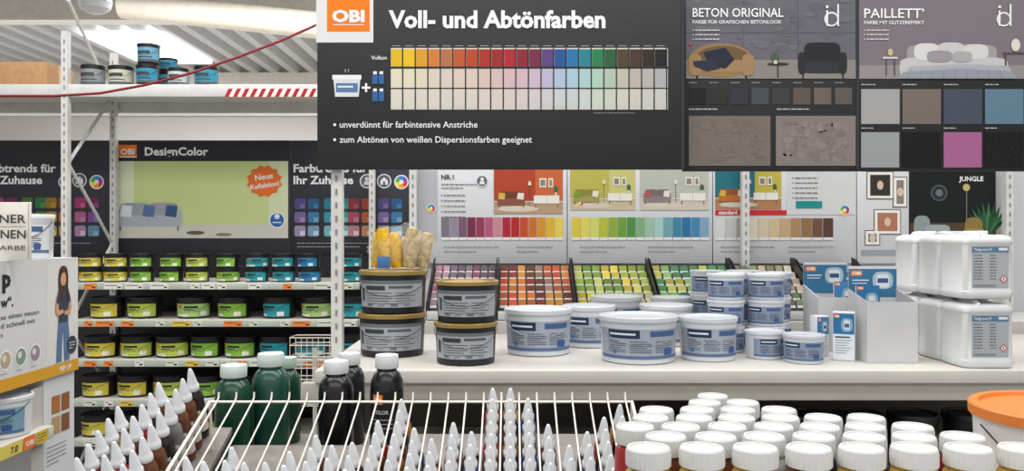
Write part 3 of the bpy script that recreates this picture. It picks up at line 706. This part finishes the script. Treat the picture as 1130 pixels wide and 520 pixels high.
for u,Y,w,h,k,rz in ((931,2.92,0.075,0.175,0,-0.4),(908,3.03,0.05,0.15,1,0.2)):
    o=root('sample_packet',(PX(u,Y),Y,ZC+0.001),'white and blue printed sample carton on the counter','packet','sample packets',(0,0,rz))
    part('carton',box(-w/2,w/2,0,0.045,0,h,0.002),o,M_wp); c=leaflet_canvas(w*0.94,h*0.94,k); part('printed_artwork',c.flat((0,-0.0008,h*0.03),(1,0,0),(0,0,1),e=0.0004),o,PRINT)
# canisters
def rrect(hw,hd,r,z,n=6):
    pts=[]
    for (sx,sy,a0) in ((1,1,0),(-1,1,90),(-1,-1,180),(1,-1,270)):
        for i in range(n+1):
            a=math.radians(a0+90*i/n); pts.append((sx*(hw-r)+r*math.cos(a),sy*(hd-r)+r*math.sin(a),z))
    return pts
def loft(secs):
    v=[];f=[];m=None
    for s_ in secs: 
        if m is None: m=len(s_)
        v+=s_
    for k in range(len(secs)-1):
        for i in range(m):
            j=(i+1)%m; f.append((k*m+i,k*m+j,(k+1)*m+j,(k+1)*m+i))
    f.append(tuple(range(m))); f.append(tuple(range((len(secs)-1)*m,len(secs)*m)))
    return v,f
hw,hd=0.088,0.083
R_=0.024
secs=[rrect(hw-0.010,hd-0.010,R_,0),rrect(hw-0.003,hd-0.003,R_,0.003),rrect(hw,hd,R_,0.010),rrect(hw,hd,R_,0.026),rrect(hw-0.002,hd-0.002,R_,0.029),rrect(hw-0.002,hd-0.002,R_,0.186),rrect(hw,hd,R_,0.189),rrect(hw,hd,R_,0.198),rrect(hw-0.003,hd-0.003,R_,0.206),rrect(hw-0.010,hd-0.010,R_,0.2135),rrect(hw-0.024,hd-0.024,R_,0.218)]
vv,ff=loft(secs); me_can=mk('canister_body',vv,ff,True,40)
vv,ff=join(tubeg([(-0.032,-0.070,0.198),(-0.032,-0.066,0.213),(-0.032,-0.050,0.2195),(-0.032,-0.015,0.2205),(-0.032,0.02,0.2195),(-0.032,0.036,0.213),(-0.032,0.040,0.205)],0.0115,12))
me_hdl=mk('canister_handle',vv,ff,True,60)
me_cap=lathe([(0.024,0.214),(0.024,0.2295),(0.021,0.2320),(0,0.2320)],24)
c=Canvas(1.0)
c.rect(-0.060,-0.178,0.064,-0.038,'#aeb2b5',1); c.rect(-0.060,-0.178,0.064,-0.158,'#5f7f9c',1.97)
c.text('Tiefgrund LF',-0.054,-0.164,0.0085,'#f0f0f0',3,w=0.06,bold=0.01); c.rect(0.03,-0.174,0.060,-0.165,'#e6e9ea',3)
for i in range(9): c.lines(-0.054,-0.150+i*0.010,0.05,1,'#596068',0.01,0.003,2,i); c.lines(0.0,-0.150+i*0.010,0.035,1,'#596068',0.01,0.003,2,i+20)
c.poly([(0.046,-0.082),(0.060,-0.068),(0.046,-0.054),(0.032,-0.068)],'#c8342a',3); c.poly([(0.046,-0.078),(0.056,-0.068),(0.046,-0.058),(0.036,-0.068)],'#eeeeee',4); c.rect(0.0445,-0.073,0.0475,-0.063,'#222222',5)
c.rect(-0.054,-0.050,0.02,-0.042,'#8a9096',2)
me_lab=c.flat((0,-hd+0.0016,0),(1,0,0),(0,0,1),e=0.0004)
cr=None
xc=PX(1093,2.75); 
for j in range(2):
    for i in range(3):
        loc=(xc+[0,0.004,-0.004][i],2.836+i*0.169,ZC+0.001+j*0.2335)
        lab='white plastic canister with grey hazard label'+(', stacked on another' if j else ', standing on counter')
        if cr is None:
            cr=root('canister',loc,lab,'canister','white canisters on the counter')
            part('body',me_can,cr,mat('translucent_white_hdpe','#dcdddb',0.45,var=0.02)); part('handle',me_hdl,cr,M_wp2); part('screw_cap',me_cap,cr,M_wp,loc=(0.035,0.035,0)); part('printed_label',me_lab,cr,PRINT)
        else: clone(cr,loc,None,lab)
bb=None
for i in range(9):
    loc=(0.45+0.2*i,2.95,0.741)
    if bb is None: bb=can_proto('paint_bucket',0.085,0.22,'#7a6a52','dark paint bucket on the shelf under the counter','bucket','dark buckets under the counter',loc,art=art_can)
    else: clone(bb,loc,(0,0,0.1*i))

# ================= FOREGROUND RACK
TS=0.4; TA=math.atan(TS); YT0=1.36
ZB=lambda Y: 1.128+TS*(Y-1.761)
def wedge(x0,x1,dz): return prism([(YT0,0),(1.79,0),(1.79,ZB(1.79)+dz-0.012),(YT0,ZB(YT0)+dz-0.012)],'x',x0,x1)
wr=root('wire_display_rack',(-0.19,1.5,0),'white wire display rack with sloping bays for paint bottles','display rack')
wl=(0.19,-1.5,0)
M_tray=mat('tray_grey','#7f776f',0.6,var=0.2,scale=25)
part('cabinet',wedge(-0.612,0.262,0),wr,M_dark,loc=wl)
part('cabinet',wedge(-0.86,-0.614,0.039),wr,M_dark,loc=wl)
part('sloping_tray',prism([(YT0,ZB(YT0)-0.011),(1.79,ZB(1.79)-0.011),(1.79,ZB(1.79)),(YT0,ZB(YT0))],'x',-0.612,0.262),wr,M_tray,loc=wl)
part('sloping_tray',prism([(YT0,ZB(YT0)+0.028),(1.79,ZB(1.79)+0.028),(1.79,ZB(1.79)+0.039),(YT0,ZB(YT0)+0.039)],'x',-0.86,-0.614),wr,M_tray,loc=wl)
ZW=lambda Y: 1.259+TS*(Y-1.7)
nx=24; WX0,WX1=-0.612,0.236
for i in range(nx):
    x=WX0+i*(WX1-WX0)/(nx-1)
    pts=[(x,YT0,ZW(YT0)),(x,1.69,ZW(1.69)),(x,1.7,ZW(1.7)+0.002),(x,1.703,ZW(1.7)+0.014)]
    part('wire',tube(pts,0.0019,6),wr,M_wire,loc=wl)
for Yb in (1.7,1.38):
    part('cross_wire',tube([(-0.63,Yb,ZW(Yb)-0.006),(0.25,Yb,ZW(Yb)-0.006)],0.0028,6),wr,M_wire,loc=wl)
for x in (-0.63,0.25):
    part('support_wire',tube([(x,1.72,ZB(1.72)),(x,1.7,ZW(1.7)-0.006),(x,YT0,ZW(YT0)-0.006),(x,YT0+0.02,ZB(YT0+0.02))],0.0035,6),wr,M_wire,loc=wl)
part('riser_shelf',box(-0.88,0.3,1.80,2.12,0,1.085,0.004),wr,mat('riser_grey','#77706a',0.6),loc=wl)
CB={'brown':('#6b4028','#d8c9b0'),'dark':('#2c2724','#c9c2b8'),'red':('#a82c22','#f0e0d0'),'ochre':('#b07c34','#f0e8d0'),'blue':('#2a4c92','#e0e6f0'),'green':('#2f5c3b','#e0ecd8'),'yellow':('#d0a830','#4a4a3a'),'grey':('#7b7a78','#3a3a3a')}
me_cbc=lathe([(0.0120,0.116),(0.0128,0.1175),(0.0128,0.127),(0.0110,0.129),(0.0100,0.134),(0.0068,0.152),(0.0040,0.163),(0.0025,0.166),(0,0.1668)],20,ang=50)
cbb={};cbl={}
BR=0.0176
for k,(a,b) in CB.items():
    me=lathe([(0,0),(0.0150,0),(BR,0.003),(BR,0.096),(0.0165,0.105),(0.0122,0.112),(0.0112,0.114),(0.0112,0.118),(0,0.118)],20)
    me.materials.append(mat('bottle_'+k,a,0.3,var=0.1)); cbb[k]=me
    c=Canvas(1.0); r=BR
    c.rect(-0.033,-0.076,0.033,-0.012,'#cfcbc3',1,14); c.rect(-0.033,-0.076,0.033,-0.060,a,2,14); c.rect(-0.014,-0.073,0.014,-0.064,'#f0f0f0',3,4); c.rect(-0.014,-0.054,0.014,-0.048,'#444444',2,4); c.rect(-0.016,-0.04,0.012,-0.037,'#666666',2,4); c.rect(-0.033,-0.02,0.033,-0.012,a,2,14)
    cbl[k]=c.bend(lambda z:r+0.0004,0,e=0.0003)
cbr=None
def cone(x,Yb,zoff,k):
    global cbr
    lab='squeeze bottle of %s tint with white conical nozzle'%k
    loc=(x,Yb,ZB(Yb)+zoff+0.0008); rot=(TA,0,0)
    if cbr is None:
        cbr=root('tinting_paint_bottle',loc,lab,'bottle','small nozzle bottles in the wire rack',rot)
        part('body',cbb[k],cbr); part('nozzle_cap',me_cbc,cbr,M_wp); part('printed_label',cbl[k],cbr)
    else: clone(cbr,loc,rot,lab,swap={'printed_label':cbl[k],'body':cbb[k]})
def row(x,vstart,n,k,zoff=0.0,Ystart=None,gap=0.0395):
    Yt=Ystart if Ystart else 0.999/((vstart-260)/900+0.4)
    Yb=Yt+0.165*math.sin(TA)
    for i in range(n):
        y=Yb-gap*i*math.cos(TA)
        if y<YT0+0.022: break
        cone(x+random.uniform(-.0006,.0006),y,zoff,k[i%len(k)])
row(-0.672,0,9,('dark','brown','brown','grey'),0.039,1.70)
row(-0.716,0,9,('brown','dark','red'),0.039,1.65)
row(-0.760,0,9,('brown','ochre','grey'),0.039,1.57)
dxw=(WX1-WX0)/(nx-1)
ph=[(298,495),(320,512),(345,500),(372,482),(400,490),(418,466),(440,442),(462,474),(498,468),(520,478),(553,430),(580,441),(606,470),(640,478),(664,462),(686,448)]
pal_=[('brown','dark','red'),('grey','brown','ochre'),('dark','blue','brown'),('red','brown','grey'),('ochre','dark','brown'),('blue','grey','green')]
for bi in range(nx-1):
    x=WX0+(bi+0.5)*dxw; u=565+x*900/1.7
    u_,vs=min(ph,key=lambda p:abs(p[0]-u))
    if abs(u_-u)>12: vs=486+(bi*7)%14
    if u<285: vs=506+(bi*5)%10
    row(x,vs,9,pal_[bi%6])
def big_bottle(u,Y,r,h,body,cap,lab,la=1):
    o=root('paint_bottle',(PX(u,Y),Y,1.0855),lab,'bottle','large tinting paint bottles')
    part('body',lathe([(0,0),(r*0.92,0),(r,0.006),(r,h*0.68),(r*0.96,h*0.75),(r*0.78,h*0.82),(r*0.6,h*0.85),(r*0.6,h*0.88),(0,h*0.88)],32),o,body)
    part('screw_cap',lathe([(r*0.68,h*0.875),(r*0.71,h*0.885),(r*0.71,h*0.975),(r*0.67,h),(r*0.3,h),(0,h*0.995)],28),o,cap)
    if la:
        c=Canvas(1.0); c.rect(-r*1.3,-h*0.66,r*1.3,-h*0.1,'#1a1b1c',1,18); 
        c.rect(-r*0.75,-h*0.64,-r*0.1,-h*0.55,OR,2,6); c.text('OBI',-r*0.42,-h*0.57,h*0.04,WHITE,3,w=r*0.46,bold=0.04,align='C')
        c.text('COLOR',-r*0.7,-h*0.46,h*0.034,'#cccccc',3,w=r*0.95,bold=0.02)
        for i in range(3): c.rect(-r*0.7,-h*(0.41-0.04*i),r*0.5,-h*(0.40-0.04*i),'#9a9a9a',2,8)
        part('printed_label',c.bend(lambda z:r+0.0004,0,e=0.0004),o,PRINT)
    return o
M_green=mat('dark_green_paint','#14402f',0.25,var=0.1); M_black=mat('black_paint','#131416',0.25,var=0.1); M_dg=mat('deep_teal_green','#1c4a3c',0.25,var=0.1)
M_pc=mat('pale_green_cap','#d2ded6',0.4)
big_bottle(258,1.87,0.042,0.218,M_green,M_pc,'dark green paint bottle with white screw cap',0)
big_bottle(299,1.93,0.044,0.236,M_dg,M_pc,'tall green paint bottle with pale screw cap',0)
big_bottle(316,2.04,0.035,0.210,M_green,mat('pale_green_cap2','#a9c4b4',0.4),'green paint bottle with pale green cap standing behind',0)
big_bottle(371,1.88,0.040,0.226,M_black,M_wp,'black paint bottle with white screw cap',0)
big_bottle(386,2.03,0.037,0.222,M_black,M_wp,'black paint bottle with white cap standing behind',0)
big_bottle(427,1.88,0.038,0.240,M_black,M_wp,'black paint bottle with orange logo on its label')

# ================= JARS
jb=root('jar_shelf',(0.36,1.1,0),'cream shelf plinth carrying the screw-cap jars','shelf')
part('plinth',box(0.12,0.9,0.75,1.335,0,1.19),jb,M_dark,loc=(-0.36,-1.1,0))
part('shelf_board',box(0.1,1.0,0.75,1.34,1.19,1.21,0.002),jb,M_counter,loc=(-0.36,-1.1,0))
ZJ=1.2105
M_cap=mat('white_screw_cap','#d8d7d4',0.4,var=0.02)
HC=0.1368
vv,ff=latheg([(0.0235,HC-0.021),(0.0243,HC-0.020),(0.0243,HC-0.005),(0.0235,HC-0.001),(0.0223,HC+0.001),(0.0203,HC+0.001),(0.0195,HC-0.0012),(0,HC-0.0012)],60)
vv=[(p[0]*(1.0 if (i%60)%2 else 0.955),p[1]*(1.0 if (i%60)%2 else 0.955),p[2]) if 60<=i<60*3 else p for i,p in enumerate(vv)]
jm_cap=mk('cap',vv,ff,True,20)
JC={'yellow':('#cda52c','#3a3a30'),'white':('#cfcdc8','#33507a'),'brown':('#6a3826','#e8d8c0'),'navy':('#2c3444','#e0e0e0'),'orange':('#c2622a','#f0e0d0'),'red':('#a02c28','#f0e0d0')}
JB={};JL={}
for k,(a,b) in JC.items():
    me=lathe([(0,0),(0.0225,0),(0.0252,0.003),(0.0252,0.096),(0.0242,0.107),(0.0215,0.112),(0.0200,0.114),(0.0200,0.119),(0,0.119)],28); me.materials.append(mat('jar_'+k,a,0.3,var=0.08)); JB[k]=me
    c=Canvas(1.0); c.rect(-0.041,-0.076,0.041,-0.012,'#cfcdc8' if k!='white' else '#c0cad6',1,18); c.rect(-0.041,-0.076,0.041,-0.064,a,2,18); c.text('ACRYL',0,-0.046,0.010,'#2f3a4a',2,w=0.03,bold=0.02,align='C')
    for i in range(3): c.rect(-0.018,-0.038+i*0.008,0.016,-0.035+i*0.008,'#5a6068',2,5)
    JL[k]=c.bend(lambda z:0.0252+0.0004,0,e=0.0004)
J=None
rj=random.Random(11)
TX,TY,TR=0.758,1.115,0.114
y=1.285; rowi=0
while y>0.94:
    d=0.0500+(1.28-y)/0.33*0.0060; s_=d/0.0500
    xmin=0.300-(1.27-y)*1.05 if y>1.14 else 0.163
    xmax=0.335+(1.27-y)*1.05
    x=xmin+(d*0.56 if rowi%2 else 0)
    while x<xmax+0.015:
        if math.hypot(x-TX,y-TY)>TR*1.05+d*0.54 and x<0.66:
            k=rj.choice(('yellow','brown','orange','red','yellow','orange') if y<1.02 else ('white','white','yellow','brown','navy','orange','red')); lab='small paint jar with ribbed white screw cap, %s contents'%k
            loc=(x+rj.uniform(-.0008,.0008),y+rj.uniform(-.001,.001),ZJ); rz=rj.uniform(-0.5,0.5)
            if J is None:
                J=root('paint_jar',loc,lab,'jar','screw-cap jars on the shelf'); part('body',JB[k],J); part('screw_cap',jm_cap,J,M_cap); part('printed_label',JL[k],J); o=J
            else: o=clone(J,loc,(0,0,rz),lab,swap={'printed_label':JL[k],'body':JB[k]})
            o.scale=(s_,s_,1)
        x+=d*1.14
    y-=d*1.0; rowi+=1
def art_tub(c,r,h,col):
    c.rect(-r*1.5,-h*0.8,r*1.5,-h*0.1,col,1,24); c.text('AP',-r*0.95,-h*0.5,h*0.16,'#33507a',2,w=r*0.3,bold=0.03,align='C')
    for i in range(4): c.rect(-r*1.0,-h*(0.36-0.06*i),r*0.3,-h*(0.34-0.06*i),'#8a8f96',2,8)
can_proto('paint_tub',TR,0.156,'#dad8d4','white tub with bright orange lid beside the jars','tub',None,(TX,TY,ZJ),lidmat=M_orange,bodymat=M_wp,art=art_tub,n=48)

# ================= LEFT DISPLAY
XD=-1.3
ld=root('promotional_display',(-1.6,2.0,0),'white promotional display stand with woman picture and yellow band','display stand')
ll=(1.6,-2.0,0)
part('upper_box',box(-1.9,XD,1.5,2.44,1.2,1.535,0.003),ld,M_wp,loc=ll)
part('side_panel',box(-1.9,XD-0.01,2.28,2.44,0,1.2),ld,M_wp,loc=ll)
part('shelf_board',box(-1.9,XD+0.02,1.5,2.28,1.035,1.07,0.003),ld,M_counter,loc=ll)
part('shelf_board',box(-1.9,XD+0.02,1.5,2.28,0.6,0.63,0.003),ld,M_counter,loc=ll)
part('back_panel',box(-1.9,-1.88,1.5,2.28,0,1.2),ld,mat('grey_panel','#9a9894',0.6),loc=ll)
c=Canvas(0.001)
c.rect(-560,0,370,335,'#d6d5d3',1)
c.rect(205,10,368,300,'#dcdad5',2)
c.text('p',6,66,42,'#2a2a2a',3,w=36,bold=0.05); c.text('w“.',0,118,24,'#2a2a2a',3,w=52,bold=0.03)
c.text('se einen neuen',0,150,13,'#333333',3,w=168,bold=0.0); c.text('d schnell mit',0,172,13,'#333333',3,w=150); c.text('e.',0,194,13,'#333333',3)
for x,k in ((20,'#b9a58a'),(85,'#7f9a86'),(150,'#9c8a9a')): c.disc(x,255,26,'#f2f2f0',3,24); c.disc(x,255,22,k,4,24); c.disc(x-6,250,9,'#e0d8c8',5)
for x in (20,85,150): c.lines(x-22,288,44,1,'#888888',3,2,4,x)
c.rect(-560,302,370,335,'#d89e2a',4); c.text('PEP UP',300,326,14,WHITE,5,w=62,bold=0.02,align='C')
H_='#4f3224'
c.blob(262,22,314,112,H_,5,2.6)
c.poly([(264,90),(258,128),(276,124),(284,92)],H_,8); c.poly([(300,92),(306,124),(320,130),(313,88)],H_,8)
c.blob(273,36,301,80,'#d9a684',6,2.3); c.poly([(273,54),(276,38),(288,33),(300,38),(302,56),(294,42),(282,42)],H_,7)
for q in (281.5,293): c.disc(q,57,1.8,'#2a1d18',7,10,1.1); c.rect(q-3,52.4,q+3,53.2,H_,7)
c.poly([(287,58),(289.5,66),(285.5,66)],'#c38f6e',7); c.poly([(281,70),(287,69),(293,70),(287,73.5)],'#b04a44',7)
c.poly([(281,76),(294,76),(297,92),(278,92)],'#cf9a78',5.5)
c.poly([(262,94),(280,88),(287,94),(295,88),(313,95),(316,120),(311,150),(313,188),(262,188),(265,150),(259,120)],'#39424f',6)
c.poly([(262,94),(252,112),(246,146),(254,166),(288,158),(286,148),(262,150),(262,122)],'#d4a07e',7.5); c.poly([(313,95),(323,112),(330,146),(322,168),(292,164),(293,154),(316,150),(314,122)],'#cf9a78',7.5)
c.poly([(262,94),(253,112),(251,128),(263,130),(268,104)],'#39424f',9); c.poly([(313,95),(322,112),(325,128),(313,130),(308,104)],'#39424f',9)
c.poly([(262,186),(313,186),(322,240),(320,298),(294,298),(290,224),(287,206),(282,228),(278,298),(252,298),(256,236)],'#5b7696',6)
c.disc(332,256,26,'#3d3f46',8,24); c.lines(316,248,34,3,'#dddddd',8,2.5,9)
part('printed_side',c.flat((XD+0.001,2.07,1.535),(0,1,0),(0,0,1),e=0.0004),ld,PRINT,loc=ll)
c=Canvas(0.001)
c.rect(150,20,205,300,'#c4bfb9',1)
for i,k in enumerate(('#b0703a','#986030','#c09a6a','#8a5a38')): c.rect(250+ (i%2)*50,60+(i//2)*60,292+(i%2)*50,110+(i//2)*60,k,2)
c.lines(225,200,100,5,'#888888',12,3,2)
part('printed_panel',c.flat((XD-0.0095,2.07,1.2),(0,1,0),(0,0,1),e=0.0004),ld,PRINT,loc=ll)
c=Canvas(0.001); 
c.rect(-100,0,60,34,'#e0cd62',1); c.text('7.0',10,27,16,'#222222',2,bold=0.02,w=30); c.rect(66,0,118,34,'#ef7d1a',1); c.text('OBI',92,25,12,WHITE,2,w=34,bold=0.03,align='C'); c.rect(125,0,180,34,'#d8ba3a',1); c.lines(130,8,40,3,'#444444',8,2.5,2)
part('price_strip',c.flat((XD+0.021,2.07,1.0695),(0,1,0),(0,0,1),e=0.0004),ld,PRINT,loc=ll)
c=Canvas(2.1/F)
hb_=root('brand_sign',(PX(-90,2.1),2.1,1.536),'cream card sign with black lettering on the display top','sign')
wS=(33+90)*2.1/F
part('board',box(0,wS,0,0.008,0,0.15,0.001),hb_,mat('cream_card','#ded7cc',0.7))
c.text('SCHÖNER',119,23,9,'#3a3a3a',2,w=72,bold=0.01,align='R'); c.text('WOHNEN',119,40,9,'#3a3a3a',2,w=66,bold=0.01,align='R'); c.text('FARBE',119,53,5,'#3a3a3a',2,w=34,align='R'); c.rect(40,27,119,27.5,'#3a3a3a',2); c.rect(121.5,2,122,62,'#6a6a6a',2)
part('lettering',c.flat((0,-0.0006,0.15),(1,0,0),(0,0,1)),hb_,PRINT)
can_proto('paint_bucket',0.055,0.125,'#d9dbd8','white paint bucket on top of the promotional display','bucket',None,(PX(36,2.33),2.33,1.5355),lidmat=M_wp,bodymat=M_wp,art=art_white)
can_proto('paint_bucket',0.075,0.105,'#7fa3b8','white paint bucket with blue label in the display shelf','bucket',None,(-1.36,2.17,1.071),lidmat=M_wp,bodymat=M_wp,art=art_white)
wb=root('wire_basket',(PX(345,4.3),4.3,0),'white wire basket at the end of the shelving','basket')
part('stand',tube([(0,0.05,0),(0,0.05,1.0)],0.012,8),wb,M_white)
g=[]
for z in (0.72,0.78,0.84,0.90,0.96,1.02,1.06): g.append(tubeg([(-0.12,0,z),(0.12,0,z),(0.12,0.12,z),(-0.12,0.12,z),(-0.12,0,z)],0.003,5))
for i in range(9): g.append(tubeg([(-0.12+0.03*i,0,0.72),(-0.12+0.03*i,0,1.06)],0.002,5))
vv,ff=join(*g); part('wire_mesh',mk('wm',vv,ff,True,60),wb,M_wire)

# ================= LIGHT
def area(x,y,z,sx,sy,e,rot=(0,0,0),col=(0.98,0.99,1.0)):
    l=bpy.data.lights.new('area','AREA'); l.shape='RECTANGLE'; l.size=sx; l.size_y=sy; l.energy=e; l.color=col
    o=bpy.data.objects.new('ceiling_and_fill_light',l); o.location=(x,y,z); o.rotation_euler=rot; COL.objects.link(o)
area(0,1.2,4.4,7,1.0,145); area(0,3.3,4.4,7,0.6,145); area(0,-1.5,4.0,7,1.5,90,(0.6,0,0)); area(-4,8,4.25,8,1,380); area(4,8,4.25,8,1,220); area(0,13,4.1,16,1,420)
area(-3,11.5,2.6,14,5,170,(math.pi,0,0))  # added upward fill without any fitting, brightens the roof deck from below
w=bpy.data.worlds.new('world'); SC.world=w; w.use_nodes=True
bgn=w.node_tree.nodes['Background']; bgn.inputs['Color'].default_value=(0.96,0.98,1.0,1); bgn.inputs['Strength'].default_value=0.68
try: SC.view_settings.view_transform='Standard'
except Exception: pass
cam=bpy.data.cameras.new('camera'); cam.sensor_width=36; cam.lens=F/1130*36; cam.clip_start=0.05
co=bpy.data.objects.new('camera',cam); co.location=(0,0,CZ); co.rotation_euler=(math.pi/2,0,0); COL.objects.link(co); SC.camera=co
print('cards',ncard,'objs',len(bpy.data.objects))
